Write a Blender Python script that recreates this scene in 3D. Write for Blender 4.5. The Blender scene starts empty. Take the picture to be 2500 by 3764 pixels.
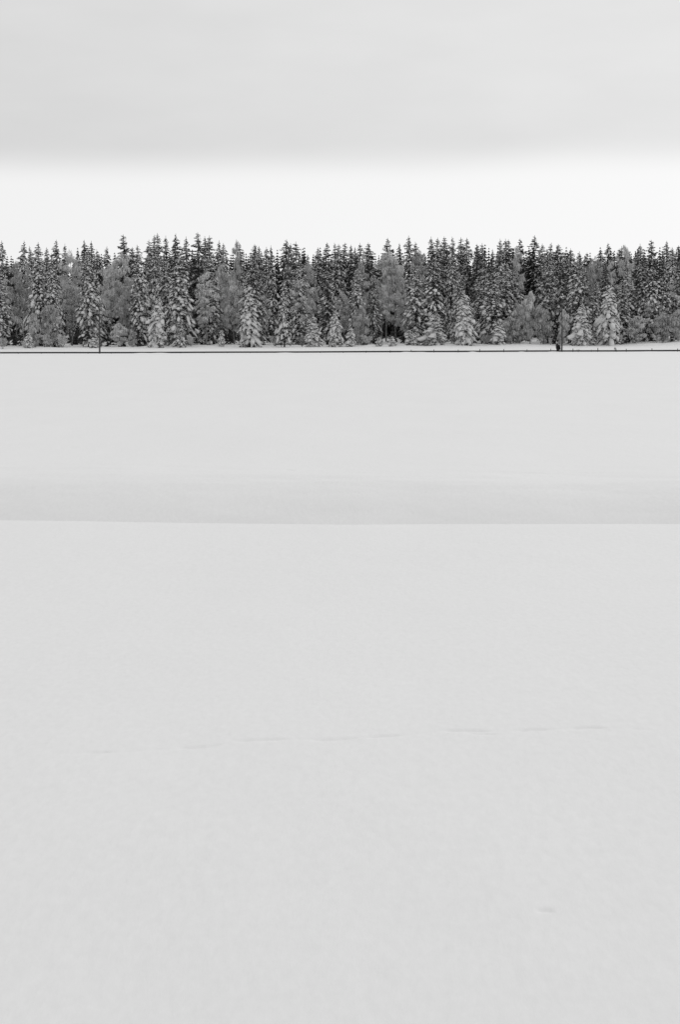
import bpy, math, random
import numpy as np

# ------------------------------------------------------------------ camera
S = bpy.context.scene
COL = S.collection
EYE = 2.0                      # eye height above the near field
F = 7975.0                     # focal length in photograph pixels (50 mm on 23.6 mm)
CX, CY, HOR = 1250.0, 1882.0, 1260.0
TH = math.atan((CY - HOR) / F)
cam = bpy.data.cameras.new('camera')
cam.sensor_fit = 'VERTICAL'; cam.sensor_height = 23.6; cam.sensor_width = 15.68
cam.lens = 50.0; cam.clip_start = 0.1; cam.clip_end = 20000
camo = bpy.data.objects.new('camera', cam); COL.objects.link(camo)
camo.location = (0, 0, EYE); camo.rotation_euler = (math.pi / 2 - TH, 0, 0)
S.camera = camo

# ------------------------------------------------------------------ sky
SUN_EL, SUN_AZ = math.radians(23), math.radians(20)    # azimuth to the right of the view direction
W = bpy.data.worlds.new('World'); S.world = W; W.use_nodes = True
nt = W.node_tree; N = nt.nodes; L = nt.links; N.clear()
def nd(t, **k):
    n = N.new(t)
    for a, b in k.items(): setattr(n, a, b)
    return n
def mth(op, a, b=None, c=None, clamp=False):
    n = nd('ShaderNodeMath', operation=op); n.use_clamp = clamp
    for i, v in enumerate((a, b, c)):
        if v is None: continue
        if isinstance(v, (int, float)): n.inputs[i].default_value = v
        else: L.new(v, n.inputs[i])
    return n.outputs[0]
tc = nd('ShaderNodeTexCoord'); sep = nd('ShaderNodeSeparateXYZ'); L.new(tc.outputs['Generated'], sep.inputs[0])
dx, dz = sep.outputs['X'], sep.outputs['Z']
mp = nd('ShaderNodeMapping'); mp.inputs['Scale'].default_value = (1, 1, 3.0); L.new(tc.outputs['Generated'], mp.inputs[0])
n1 = nd('ShaderNodeTexNoise'); n1.inputs['Scale'].default_value = 3.0; n1.inputs['Detail'].default_value = 3.0
L.new(mp.outputs[0], n1.inputs['Vector'])
n2 = nd('ShaderNodeTexNoise'); n2.inputs['Scale'].default_value = 22.0; n2.inputs['Detail'].default_value = 5.0
L.new(mp.outputs[0], n2.inputs['Vector'])
# lower edge of the stratus deck (sine of its elevation)
edge = mth('ADD', mth('MULTIPLY_ADD', dx, 0.009, 0.0845), mth('MULTIPLY', mth('SUBTRACT', n1.outputs['Fac'], 0.5), 0.012))
sm = nd('ShaderNodeMapRange', interpolation_type='SMOOTHERSTEP')
L.new(mth('SUBTRACT', dz, edge), sm.inputs['Value'])
sm.inputs['From Min'].default_value = -0.014; sm.inputs['From Max'].default_value = 0.010
deck = mth('ADD', mth('MULTIPLY_ADD', dx, 0.26, 0.716), mth('MULTIPLY', mth('SUBTRACT', n1.outputs['Fac'], 0.5), 0.10))
deck = mth('ADD', deck, mth('MULTIPLY', mth('SUBTRACT', n2.outputs['Fac'], 0.5), 0.06))
deck = mth('MINIMUM', mth('MAXIMUM', deck, 0.66), 0.84)
band = mth('MINIMUM', mth('MULTIPLY_ADD', dx, 0.20, 0.898), 0.945)
band = mth('MAXIMUM', band, 0.82)
mx = nd('ShaderNodeMix', data_type='FLOAT')
L.new(sm.outputs[0], mx.inputs['Factor']); L.new(band, mx.inputs['A']); L.new(deck, mx.inputs['B'])
sky = nd('ShaderNodeTexSky', sky_type='NISHITA'); sky.sun_disc = False
sky.sun_elevation = SUN_EL; sky.sun_rotation = SUN_AZ
bw = nd('ShaderNodeRGBToBW'); L.new(sky.outputs[0], bw.inputs[0])
tot = mth('MULTIPLY_ADD', mth('MINIMUM', bw.outputs[0], 6.0), 0.004, mx.outputs['Result'])
bg = nd('ShaderNodeBackground'); bg.inputs['Strength'].default_value = 1.0
L.new(tot, bg.inputs['Color'])
ow = nd('ShaderNodeOutputWorld'); L.new(bg.outputs[0], ow.inputs['Surface'])

# ------------------------------------------------------------------ sun behind the cloud, ahead of the camera
sun = bpy.data.lights.new('sun', 'SUN'); sun.energy = 0.85; sun.angle = math.radians(40); sun.color = (1, 1, 1)
suno = bpy.data.objects.new('sun', sun); COL.objects.link(suno)
from mathutils import Vector
sd = Vector((math.sin(SUN_AZ) * math.cos(SUN_EL), math.cos(SUN_AZ) * math.cos(SUN_EL), math.sin(SUN_EL)))
suno.rotation_euler = (-sd).to_track_quat('-Z', 'Y').to_euler()
suno.location = (60, 100, 200)
S.view_settings.view_transform = 'Standard'; S.view_settings.look = 'None'
S.view_settings.exposure = 0.0; S.view_settings.gamma = 1.0
S.render.engine = 'CYCLES'
S.cycles.max_bounces = 8; S.cycles.diffuse_bounces = 4

# ------------------------------------------------------------------ helpers
def ray(x, y, Y):
    """point at depth Y seen at photograph pixel (x, y)"""
    u, v = (x - CX) / F, (CY - y) / F
    c, s = math.cos(TH), math.sin(TH)
    t = Y / (c + v * s)
    return (u * t, Y, EYE + t * (-s + v * c))

def mat(name, base, var=0.0, scale=3.0, rough=0.85, bump=0.0, bscale=20.0, spec=0.15, perobj=0.0):
    m = bpy.data.materials.new(name); m.use_nodes = True
    t = m.node_tree; p = t.nodes['Principled BSDF']
    p.inputs['Base Color'].default_value = (base, base, base, 1)
    p.inputs['Roughness'].default_value = rough
    p.inputs['Specular IOR Level'].default_value = spec
    c = t.nodes.new('ShaderNodeTexCoord')
    if var or perobj:
        n = t.nodes.new('ShaderNodeTexNoise'); n.inputs['Scale'].default_value = scale; n.inputs['Detail'].default_value = 4
        t.links.new(c.outputs['Object'], n.inputs['Vector'])
        r = t.nodes.new('ShaderNodeMapRange')
        r.inputs['From Min'].default_value = 0.3; r.inputs['From Max'].default_value = 0.7
        r.inputs['To Min'].default_value = base * (1 - var); r.inputs['To Max'].default_value = base * (1 + var)
        t.links.new(n.outputs['Fac'], r.inputs['Value'])
        out = r.outputs[0]
        if perobj:
            oi = t.nodes.new('ShaderNodeObjectInfo')
            a = t.nodes.new('ShaderNodeMapRange')
            a.inputs['To Min'].default_value = 1 - perobj; a.inputs['To Max'].default_value = 1 + perobj
            t.links.new(oi.outputs['Random'], a.inputs['Value'])
            k = t.nodes.new('ShaderNodeMath'); k.operation = 'MULTIPLY'
            t.links.new(out, k.inputs[0]); t.links.new(a.outputs[0], k.inputs[1]); out = k.outputs[0]
        t.links.new(out, p.inputs['Base Color'])
    if bump:
        n = t.nodes.new('ShaderNodeTexNoise'); n.inputs['Scale'].default_value = bscale; n.inputs['Detail'].default_value = 6
        t.links.new(c.outputs['Object'], n.inputs['Vector'])
        b = t.nodes.new('ShaderNodeBump'); b.inputs['Strength'].default_value = 1.0; b.inputs['Distance'].default_value = bump
        t.links.new(n.outputs['Fac'], b.inputs['Height']); t.links.new(b.outputs[0], p.inputs['Normal'])
    return m

def field_material():
    m = bpy.data.materials.new('field_snow'); m.use_nodes = True
    t = m.node_tree; p = t.nodes['Principled BSDF']
    p.inputs['Roughness'].default_value = 0.9; p.inputs['Specular IOR Level'].default_value = 0.08
    c = t.nodes.new('ShaderNodeTexCoord')
    def noise(scale, stretch, det):
        g = t.nodes.new('ShaderNodeMapping'); g.inputs['Scale'].default_value = (1, stretch, 1)
        t.links.new(c.outputs['Object'], g.inputs[0])
        n = t.nodes.new('ShaderNodeTexNoise'); n.inputs['Scale'].default_value = scale; n.inputs['Detail'].default_value = det
        n.inputs['Roughness'].default_value = 0.65
        t.links.new(g.outputs[0], n.inputs['Vector']); return n.outputs['Fac']
    def math_(op, a, b):
        n = t.nodes.new('ShaderNodeMath'); n.operation = op
        for i, v in enumerate((a, b)):
            if isinstance(v, (int, float)): n.inputs[i].default_value = v
            else: t.links.new(v, n.inputs[i])
        return n.outputs[0]
    # crust patches of slightly different age and grain
    v = math_('ADD', math_('MULTIPLY', math_('SUBTRACT', noise(0.6, 0.2, 5), 0.5), 0.045), math_('MULTIPLY', math_('SUBTRACT', noise(26.0, 0.32, 6), 0.5), 0.095))
    t.links.new(math_('ADD', v, 0.82), p.inputs['Base Color'])
    h = math_('ADD', math_('MULTIPLY', noise(1.8, 0.35, 4), 1.0), math_('MULTIPLY', noise(14.0, 0.25, 6), 0.2))
    b = t.nodes.new('ShaderNodeBump'); b.inputs['Strength'].default_value = 1.0; b.inputs['Distance'].default_value = 0.014
    t.links.new(h, b.inputs['Height']); t.links.new(b.outputs[0], p.inputs['Normal'])
    return m
M_FIELD = field_material()
M_FRESH = mat('fresh_heavy_snow', 0.66, var=0.10, scale=2.0, rough=0.9, spec=0.05)
M_SNOW = mat('branch_snow', 0.66, var=0.16, scale=2.5, rough=0.9, spec=0.05, perobj=0.10)
M_NEEDLE = mat('spruce_needles', 0.080, var=0.45, scale=1.5, rough=0.8, perobj=0.35)
M_FROST = mat('frosted_twigs', 0.52, var=0.25, scale=0.7, rough=0.9, spec=0.05, perobj=0.22)
M_BARK = mat('spruce_bark', 0.07, var=0.5, scale=4.0, rough=0.9)
M_BIRCH = mat('birch_bark', 0.20, var=0.5, scale=3.0, rough=0.85)
M_POLE = mat('pole_wood', 0.070, var=0.35, scale=3.0, rough=0.85)
M_STEEL = mat('weathered_steel', 0.055, var=0.25, scale=2.0, rough=0.7, spec=0.2)
M_PORC = mat('porcelain', 0.5, rough=0.4, spec=0.4)
M_WEED = mat('dry_stalks', 0.10, var=0.3, scale=9.0)
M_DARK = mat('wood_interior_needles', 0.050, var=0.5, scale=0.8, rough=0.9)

class MB:
    def __init__(self): self.v = []; self.f = []; self.n = 0
    def add(self, v, f):
        v = np.asarray(v, dtype=np.float64).reshape(-1, 3); f = np.asarray(f, dtype=np.int64).reshape(-1, 3)
        self.v.append(v); self.f.append(f + self.n); self.n += len(v)
    def mesh(self, name, material, smooth=False):
        v = np.concatenate(self.v); f = np.concatenate(self.f)
        me = bpy.data.meshes.new(name)
        me.vertices.add(len(v)); me.vertices.foreach_set('co', v.astype(np.float32).ravel())
        me.loops.add(len(f) * 3); me.loops.foreach_set('vertex_index', f.astype(np.int32).ravel())
        me.polygons.add(len(f))
        me.polygons.foreach_set('loop_start', np.arange(0, len(f) * 3, 3, dtype=np.int32))
        me.polygons.foreach_set('loop_total', np.full(len(f), 3, dtype=np.int32))
        me.polygons.foreach_set('use_smooth', np.full(len(f), smooth, dtype=bool))
        me.update(calc_edges=True); me.validate()
        me.materials.append(material)
        return me

def quads(q):
    q = np.asarray(q).reshape(-1, 4)
    return np.concatenate([q[:, [0, 1, 2]], q[:, [0, 2, 3]]])

def obj(name, me, parent=None):
    o = bpy.data.objects.new(name, me); COL.objects.link(o)
    if parent is not None: o.parent = parent
    return o
def empty(name, loc):
    o = bpy.data.objects.new(name, None); COL.objects.link(o); o.location = loc; o.empty_display_size = 0.3
    return o
def tag(o, label, cat=None, group=None, kind=None):
    o['label'] = label
    if cat: o['category'] = cat
    if group: o['group'] = group
    if kind: o['kind'] = kind
    return o

def tube(mb, pts, rad, ns=6):
    """closed tapered tube along pts"""
    pts = np.asarray(pts, float); n = len(pts)
    tan = np.gradient(pts, axis=0); tan /= np.linalg.norm(tan, axis=1)[:, None] + 1e-9
    ref = np.where(np.abs(tan[:, 2:3]) > 0.9, np.array([[1., 0, 0]]), np.array([[0, 0, 1.]]))
    a = np.cross(tan, ref); a /= np.linalg.norm(a, axis=1)[:, None] + 1e-9
    b = np.cross(tan, a)
    th = np.linspace(0, 2 * np.pi, ns, endpoint=False)
    rad = np.broadcast_to(np.asarray(rad, float), (n,))
    v = pts[:, None] + rad[:, None, None] * (np.cos(th)[None, :, None] * a[:, None] + np.sin(th)[None, :, None] * b[:, None])
    v = v.reshape(-1, 3)
    i = np.arange(n - 1)[:, None] * ns; j = np.arange(ns)[None]; k = (j + 1) % ns
    q = np.stack([i + j, i + k, i + ns + k, i + ns + j], -1).reshape(-1, 4)
    f = quads(q)
    c0, c1 = len(v), len(v) + 1
    v = np.concatenate([v, pts[:1], pts[-1:]])
    caps = [(c0, (s + 1) % ns, s) for s in range(ns)] + [(c1, (n - 1) * ns + s, (n - 1) * ns + (s + 1) % ns) for s in range(ns)]
    mb.add(v, np.concatenate([f, np.array(caps)]))

TH6 = np.linspace(0, 2 * np.pi, 6, endpoint=False)
C6, S6 = np.cos(TH6), np.sin(TH6)
def loaf(mb, pts, w, h, rng):
    """a pillow of snow lying along pts: w half width, h height above the branch"""
    n = len(pts)
    tan = np.gradient(pts, axis=0); tan /= np.linalg.norm(tan, axis=1)[:, None] + 1e-9
    side = np.stack([-tan[:, 1], tan[:, 0], np.zeros(n)], 1); side /= np.linalg.norm(side, axis=1)[:, None] + 1e-9
    up = np.cross(side, tan); up[up[:, 2] < 0] *= -1
    prof = np.where(S6 > 0, S6, 0.55 * S6)
    jit = rng.uniform(0.7, 1.25, (n, 6))
    v = pts[:, None] + side[:, None] * (C6[None] * w[:, None] * jit)[..., None] + up[:, None] * (prof[None] * h[:, None] * jit)[..., None]
    v = v.reshape(-1, 3)
    i = np.arange(n - 1)[:, None] * 6; j = np.arange(6)[None]; k = (j + 1) % 6
    f = quads(np.stack([i + j, i + k, i + 6 + k, i + 6 + j], -1))
    caps = [(0, s + 1, s) for s in range(1, 5)] + [((n - 1) * 6, (n - 1) * 6 + s, (n - 1) * 6 + s + 1) for s in range(1, 5)]
    mb.add(v, np.concatenate([f, np.array(caps)]))

# ------------------------------------------------------------------ ground
def nz(x, y, seed, wl):
    """smooth value noise, about -1..1"""
    x = x / wl + seed * 17.31; y = y / wl - seed * 9.77
    xi, yi = np.floor(x), np.floor(y); fx, fy = x - xi, y - yi
    fx = fx * fx * (3 - 2 * fx); fy = fy * fy * (3 - 2 * fy)
    def h(a, b):
        s = np.sin(a * 127.1 + b * 311.7 + seed * 74.7) * 43758.5453
        return (s - np.floor(s)) * 2 - 1
    return (h(xi, yi) * (1 - fx) + h(xi + 1, yi) * fx) * (1 - fy) + (h(xi, yi + 1) * (1 - fx) + h(xi + 1, yi + 1) * fx) * fy

YR, YB, YT = 362.0, 395.0, 415.0        # guard rail, foot of the bank, front of the trees
KX = [-1500, 0, 400, 700, 1240, 1500, 1900, 2100, 2250, 2350, 2500, 4000]
K362 = [1303, 1300.5, 1300, 1299, 1297, 1296, 1294.5, 1294, 1293.5, 1293, 1292.5, 1290]
K395 = [1284, 1284, 1281, 1280, 1277, 1274, 1272, 1273, 1274, 1272, 1270, 1268]
K415 = [1270, 1272, 1271, 1267, 1264, 1259, 1257, 1263, 1264, 1254, 1248, 1244]
def zof(ypix, Y): return EYE - (ypix - HOR) / F * Y
MOUNDS = [(1490, 0.16, 1.0), (1545, 0.13, 1.5), (1735, 0.17, 0.8), (1915, 0.14, 0.8), (1048, 0.09, 1.5), (520, 0.10, 1.4), (590, 0.12, 1.6), (2035, 0.15, 1.4), (2385, 0.08, 3.0)]
def sst(a, b, x):
    t = np.clip((x - a) / (b - a), 0, 1); return t * t * (3 - 2 * t)
# the long crusted drift lips near the camera (photograph pixels)
LIPS = [([(190, 2782), (420, 2768), (640, 2760), (830, 2742), (1080, 2726), (1330, 2721), (1490, 2712), (1620, 2699), (1850, 2704), (2030, 2697), (2240, 2695), (2300, 2697)], 0.2), ([(300, 2775), (340, 2770), (420, 2765)], 0.8), ([(640, 2758), (760, 2752), (830, 2742)], 1.0), ([(830, 2736), (930, 2728), (1080, 2722)], 1.0),
        ([(1120, 2729), (1240, 2727), (1330, 2720)], 0.8), ([(1330, 2722), (1400, 2715), (1490, 2711)], 0.8),
        ([(1610, 2698), (1700, 2697), (1830, 2702)], 1.0), ([(1700, 2706), (1800, 2712), (1850, 2713)], 0.7),
        ([(1890, 2702), (1960, 2696), (2030, 2697)], 0.9), ([(2080, 2694), (2160, 2691), (2240, 2695)], 1.0), ([(2300, 2697), (2360, 2700), (2420, 2702)], 0.3),
        ([(1966, 3364), (2005, 3361), (2046, 3365)], 1.4), ([(1040, 1728), (1065, 1729), (1085, 1733)], 0.35), ([(200, 1648), (240, 1646), (290, 1650)], 0.25)]
def lip_curves():
    out = []
    for pts, amp in LIPS:
        P = np.array([ray(a, b, 1.0) for a, b in pts])          # direction at depth 1
        g0 = 0.3 if pts[0][1] < 1800 else (-0.12 if pts[0][1] > 3000 else -0.02)
        t = (EYE - g0) / (EYE - P[:, 2])                        # where that ray meets the snow
        out.append((P[:, 0] * t, t, amp))
    return out
LC = lip_curves()

def ground(x, y):
    x = np.asarray(x, float); y = np.asarray(y, float)
    ys = np.maximum(y, 1.0)
    pxl = CX + F * x / ys * 0.997
    pxl = np.clip(pxl, -1500, 4000)
    # near field with the crest at 23 to 24 m, then a dip and a bank that faces the camera
    yc = np.interp(pxl, [-1500, 0, 600, 1250, 2500, 4000], [24.6, 24.05, 23.75, 23.55, 23.6, 23.8]) + 0.07 * nz(x, y * 0, 3, 2.5) + 0.03 * nz(x, y * 0, 15, 0.6)
    s = y - yc
    dip = -0.34 * sst(0.0, 1.1, s)
    rise = np.interp(pxl, [0, 1250, 2500], [0.64, 0.62, 0.58])
    top = np.interp(pxl, [0, 1250, 2500], [3.5, 3.4, 3.1]) + 0.3 * nz(x, y * 0.3, 5, 1.6)
    q = np.clip((s - 1.0) / (top + 0.9 - 1.0), 0, 1); bank = rise * (1 - (1 - q) ** 2.1)
    z = 0.03 * sst(-9, -0.6, s) - 0.03 * sst(-0.6, 0.1, s) * 0.2 + dip + bank
    z += 0.014 * nz(x, y, 1, 3.1) + 0.004 * nz(x, y, 2, 0.9) * np.clip(1.4 - y / 40, 0, 1) + 0.0012 * nz(x, y, 9, 0.28) * np.clip(1.3 - y / 15, 0, 1)
    z = z - 0.0060 * np.maximum(0, 12 - np.maximum(y, 3)) ** 2
    z = z + sst(0.8, 1.8, s) * (1 - sst(4.5, 8, s)) * (0.011 * nz(x, y * 2.2, 13, 1.1) + 0.005 * nz(x, y * 2.0, 14, 0.4))
    near = z
    z0 = near
    z362 = zof(np.interp(pxl, KX, K362), YR); z395 = zof(np.interp(pxl, KX, K395), YB); z415 = zof(np.interp(pxl, KX, K415), YT)
    far = np.clip((y - 34) / (YR - 34), 0, 1)
    z = np.where(y > 34, z0 + (z362 - 0.28) * far, z0)
    z = np.where(y > YR, z362 + (z395 - z362) * np.clip((y - YR) / (YB - YR), 0, 1) + (z415 - z395) * np.clip((y - YB) / (YT - YB), 0, 1) + 0.035 * np.maximum(np.minimum(y, 640) - YT, 0), z)
    z = z + sst(150, 340, y) * 0.02 * nz(x, y, 6, 22.0)
    z = z + sst(YB - 4, YB + 8, y) * (0.17 * nz(x, y, 7, 3.2) + 0.10 * nz(x, y, 8, 1.3))
    for mx_, hh, ww in MOUNDS:
        xm = (mx_ - CX) / F * YR
        z = z + 0.85 * hh * np.exp(-((x - xm) / ww) ** 2 - ((y - (YR - 0.9)) / 0.75) ** 2)
    for lx, ly, amp in LC:
        o = np.argsort(lx); lx, ly = lx[o], ly[o]
        yl = np.interp(x, lx, ly) + 0.03 * nz(x, y * 0, 11, 0.25)
        e = min(0.10, 0.3 * (lx[-1] - lx[0])); m = sst(lx[0], lx[0] + e, x) * (1 - sst(lx[-1] - e, lx[-1], x))
        d = y - yl; k = ly[0] / 10.5
        z = z - amp * 0.0085 * k * m * np.exp(-(d / (0.030 * k)) ** 2)
    return z

def build_ground():
    a = np.concatenate([np.linspace(-4, -0.3, 12)[:-1], np.linspace(-0.3, -0.165, 14)[:-1], np.linspace(-0.165, 0.165, 420), np.linspace(0.165, 0.3, 14)[1:], np.linspace(0.3, 4, 12)[1:]])
    rows = [np.linspace(-60, 3, 14), np.linspace(3, 5.6, 20)[1:], np.linspace(5.6, 7.05, 26)[1:], np.linspace(7.05, 8.3, 95)[1:], np.linspace(8.3, 9.9, 30)[1:], np.linspace(9.9, 11.3, 130)[1:],
            np.linspace(11.3, 22.5, 90)[1:], np.linspace(22.5, 31.0, 130)[1:]]
    y = 31.0; far = []
    while y < 340: y *= 1.0125; far.append(y)
    rows += [np.array(far), np.linspace(far[-1], 359, 12)[1:], np.linspace(359, 364, 26)[1:], np.linspace(364, 394, 16)[1:], np.linspace(394, 440, 60)[1:], np.array([450, 470, 500, 560, 700, 1000, 1800, 4000])]
    Y = np.concatenate(rows)
    wid = np.where(Y > 0, Y + 0.6, 0.6 - Y)
    wid = np.maximum(wid, 4.0)
    X = a[None] * wid[:, None]; YY = np.repeat(Y[:, None], len(a), 1)
    # the outermost columns sweep far to the sides
    Z = ground(X, YY)
    v = np.stack([X, YY, Z], -1).reshape(-1, 3)
    r, c = X.shape
    i = np.arange(r - 1)[:, None] * c; j = np.arange(c - 1)[None]
    mb = MB(); mb.add(v, quads(np.stack([i + j, i + j + 1, i + c + j + 1, i + c + j], -1)))
    o = obj('snow_field', mb.mesh('snow_field', M_FIELD, True)); o['kind'] = 'structure'
    o['label'] = 'wide smooth snow covered field with a shallow dip'
build_ground()
def gz(x, y): return float(ground(np.array([x]), np.array([y]))[0])

# ------------------------------------------------------------------ spruce
def make_spruce(seed, H=22.0, R=2.3, snow=0.6, whorl=0.42, droop=1.0, low=0.06, detail=1.0, tip=1.0, smat=None):
    rng = np.random.default_rng(seed)
    tr, nb, sb = MB(), MB(), MB()
    lean = rng.uniform(-0.15, 0.15, 2)
    zz = np.linspace(-0.6, H * 0.985, 12)
    def axis(z):
        q = (z / H) ** 2
        return np.stack([lean[0] * q + 0.05 * np.sin(z * 0.9 + seed), lean[1] * q, z], -1)
    r0 = 0.009 * H + 0.06
    tube(tr, axis(zz), r0 * (1 - np.clip(zz / H, 0, 1)) ** 0.8 + 0.026, 7)
    z = H - 0.95 * tip * min(1, H / 14)
    gap_a = rng.uniform(0, 6.28)
    while z > H * low:
        t = (H - z) / H
        prof = min(1.0, (t / 0.60) ** 0.62) * (1 - 0.25 * max(0, (t - 0.75) / 0.25)) * min(1, t / 0.13) ** 0.62
        rr = R * prof * rng.uniform(0.82, 1.12)
        nbr = int(4 + min(3, t * 9)) if t < 0.3 else rng.integers(5, 8)
        a0 = rng.uniform(0, 6.28)
        for b in range(nbr):
            if t > 0.15 and rng.random() < 0.12: continue
            ph = a0 + b * 6.283 / nbr + rng.normal(0, 0.25)
            Lb = max(0.10, rr * rng.uniform(0.55, 1.25) * (1 + 0.15 * math.cos(ph - gap_a)))
            e0 = 0.45 - 2.0 * t + rng.normal(0, 0.16) if t < 0.25 else -0.05 + rng.normal(0, 0.12)
            dr = droop * (0.10 + 0.85 * min(1, t * 1.8)) * rng.uniform(0.7, 1.25)
            s = np.linspace(0, 1, 6)
            c, sn = math.cos(ph), math.sin(ph)
            o = axis(np.array([z + rng.uniform(-0.24, 0.24) * (0.9 if t < 0.1 else 1)]))[0]
            rad = Lb * (s - 0.16 * dr * s ** 2)
            hz = Lb * (math.tan(max(-0.6, min(0.8, e0))) * s - dr * s ** 2 + 0.22 * dr * s ** 3)
            P = np.stack([o[0] + c * rad, o[1] + sn * rad, o[2] + hz], 1)
            rdir = np.array([c, sn, 0]); lat = np.array([-sn, c, 0])
            # needle sprays
            m = int((8 + 13 * Lb) * detail * (1.5 if t < 0.2 else 1.0))
            ss = rng.uniform(0.08, 1.0, m) ** 0.8
            p = np.stack([np.interp(ss, s, P[:, k]) for k in range(3)], 1)
            sg = rng.choice([-1, 1], m)[:, None]
            wl = (1.05 - 0.55 * ss)[:, None]
            d = rdir * rng.uniform(0.25, 0.8, (m, 1)) + lat * sg * rng.uniform(0.2, 1.0, (m, 1)) * wl + np.array([0, 0, -1.0]) * rng.uniform(-0.05, 0.85, (m, 1)) * min(1, 0.25 + t * 2)
            d /= np.linalg.norm(d, axis=1)[:, None]
            ln = (rng.uniform(0.5, 1.0, m) * min(0.62, 0.16 + 0.30 * Lb) * (1.08 - 0.4 * ss))[:, None]
            wv = rng.normal(0, 1, (m, 3)); wv -= (wv * d).sum(1)[:, None] * d; wv /= np.linalg.norm(wv, axis=1)[:, None]
            wd = rng.uniform(0.04, 0.10, (m, 1)) * min(1.0, 0.45 + 0.5 * Lb)
            v = np.stack([p - wv * wd * 0.6, p + d * ln * 0.45 + wv * wd * 1.3, p + d * ln, p + d * ln * 0.45 - wv * wd * 1.3], 1).reshape(-1, 3)
            k = np.arange(m)[:, None] * 4
            nb.add(v, quads(np.concatenate([k, k + 1, k + 2, k + 3], 1)))
            tube(nb, P[[0, 2, 5]], [0.03, 0.022, 0.008], 3)
            # snow lying on the branch
            if rng.random() < min(1, snow * 1.25) * (0.72 if t < 0.10 else 1.0) and t > 0.03:
                fat = 1.35 if snow > 0.95 else 1.0
                cuts = [(0.1, 0.95)] if Lb < 0.5 else [(0.06, 1.0)] if fat > 1 and rng.random() < 0.55 else [(0.05, 0.55), (0.5, 1.0)] if fat > 1 else ([(0.12, 0.5), (0.58, 0.98)] if rng.random() < 0.55 else [(0.10, 0.36), (0.42, 0.68), (0.74, 1.0)])
                for (s0, s1) in cuts:
                    if rng.random() > 0.45 + 0.5 * snow: continue
                    q = np.clip(np.linspace(s0, s1, 5) + rng.uniform(-0.06, 0.06), 0, 1)
                    pp = np.stack([np.interp(q, s, P[:, k]) for k in range(3)], 1)
                    pp += lat * rng.normal(0, 0.05) * Lb
                    pp[:, 2] += 0.03 + 0.02 * Lb
                    env = np.array([0.35, 0.85, 1.05, 0.9, 0.35])
                    wm = fat * min(1, 0.35 + t * 6) * min(0.25, 0.045 + 0.075 * Lb) * rng.uniform(0.6, 1.45) * (0.55 + 0.75 * snow)
                    loaf(sb, pp, env * wm, env * wm * rng.uniform(0.65, 1.0), rng)
                ns = rng.poisson(3.6 * snow * min(1.6, Lb))
                for _ in range(ns):
                    sq = rng.uniform(0.25, 0.95)
                    base = np.array([np.interp(sq, s, P[:, k]) for k in range(3)])
                    dd = rdir * rng.uniform(0.3, 0.9) + lat * rng.choice([-1, 1]) * rng.uniform(0.4, 1.0) + np.array([0, 0, -1]) * rng.uniform(0.2, 0.9)
                    dd /= np.linalg.norm(dd)
                    le = rng.uniform(0.25, 0.60) * min(1.2, 0.5 + 0.5 * Lb)
                    pp = base + np.linspace(0, 1, 4)[:, None] * dd * le + np.array([0, 0, 0.03])
                    env = np.array([0.6, 1.0, 0.85, 0.35]) * rng.uniform(0.045, 0.10) * (0.55 + 0.7 * snow)
                    loaf(sb, pp, env, env * 0.8, rng)
        z -= whorl * rng.uniform(0.75, 1.25) * (0.62 if t < 0.10 else (0.8 if t < 0.2 else 1.0))
    return tr.mesh('trunk', M_BARK, True), nb.mesh('crown', M_NEEDLE), sb.mesh('snow', smat or M_SNOW, True)

TALL = [make_spruce(100 + i, 22, R * 1.1, sn + 0.12, wh, dr, lo) for i, (R, sn, wh, dr, lo) in enumerate([
    (2.2, 0.62, 0.44, 1.0, 0.05), (1.9, 0.55, 0.42, 1.15, 0.10), (2.5, 0.70, 0.50, 0.9, 0.05), (2.1, 0.48, 0.40, 0.85, 0.12),
    (2.3, 0.66, 0.46, 1.25, 0.04), (1.8, 0.52, 0.44, 1.0, 0.08), (2.4, 0.58, 0.42, 1.1, 0.06), (2.0, 0.74, 0.52, 1.2, 0.04)])]
DARKT = [make_spruce(140 + i, 22, R * 1.12, sn + 0.10, wh, dr, 0.12) for i, (R, sn, wh, dr) in enumerate([
    (2.5, 0.40, 0.40, 0.7), (2.1, 0.36, 0.38, 0.8), (2.3, 0.45, 0.42, 0.65)])]
YOUNG = [make_spruce(180 + i, 10, R, sn, wh, dr, lo, 1.2, 0.7, M_FRESH) for i, (R, sn, wh, dr, lo) in enumerate([
    (1.9, 1.10, 0.36, 0.95, 0.09), (1.7, 1.2, 0.34, 1.1, 0.05), (1.5, 0.9, 0.38, 1.0, 0.12), (2.1, 1.25, 0.36, 0.9, 0.04)])]
TINY = [make_spruce(195 + i, 4, 1.0, 1.3, 0.24, 1.0, 0.03, 1.3, 0.4, M_FRESH) for i in range(2)]

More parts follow.
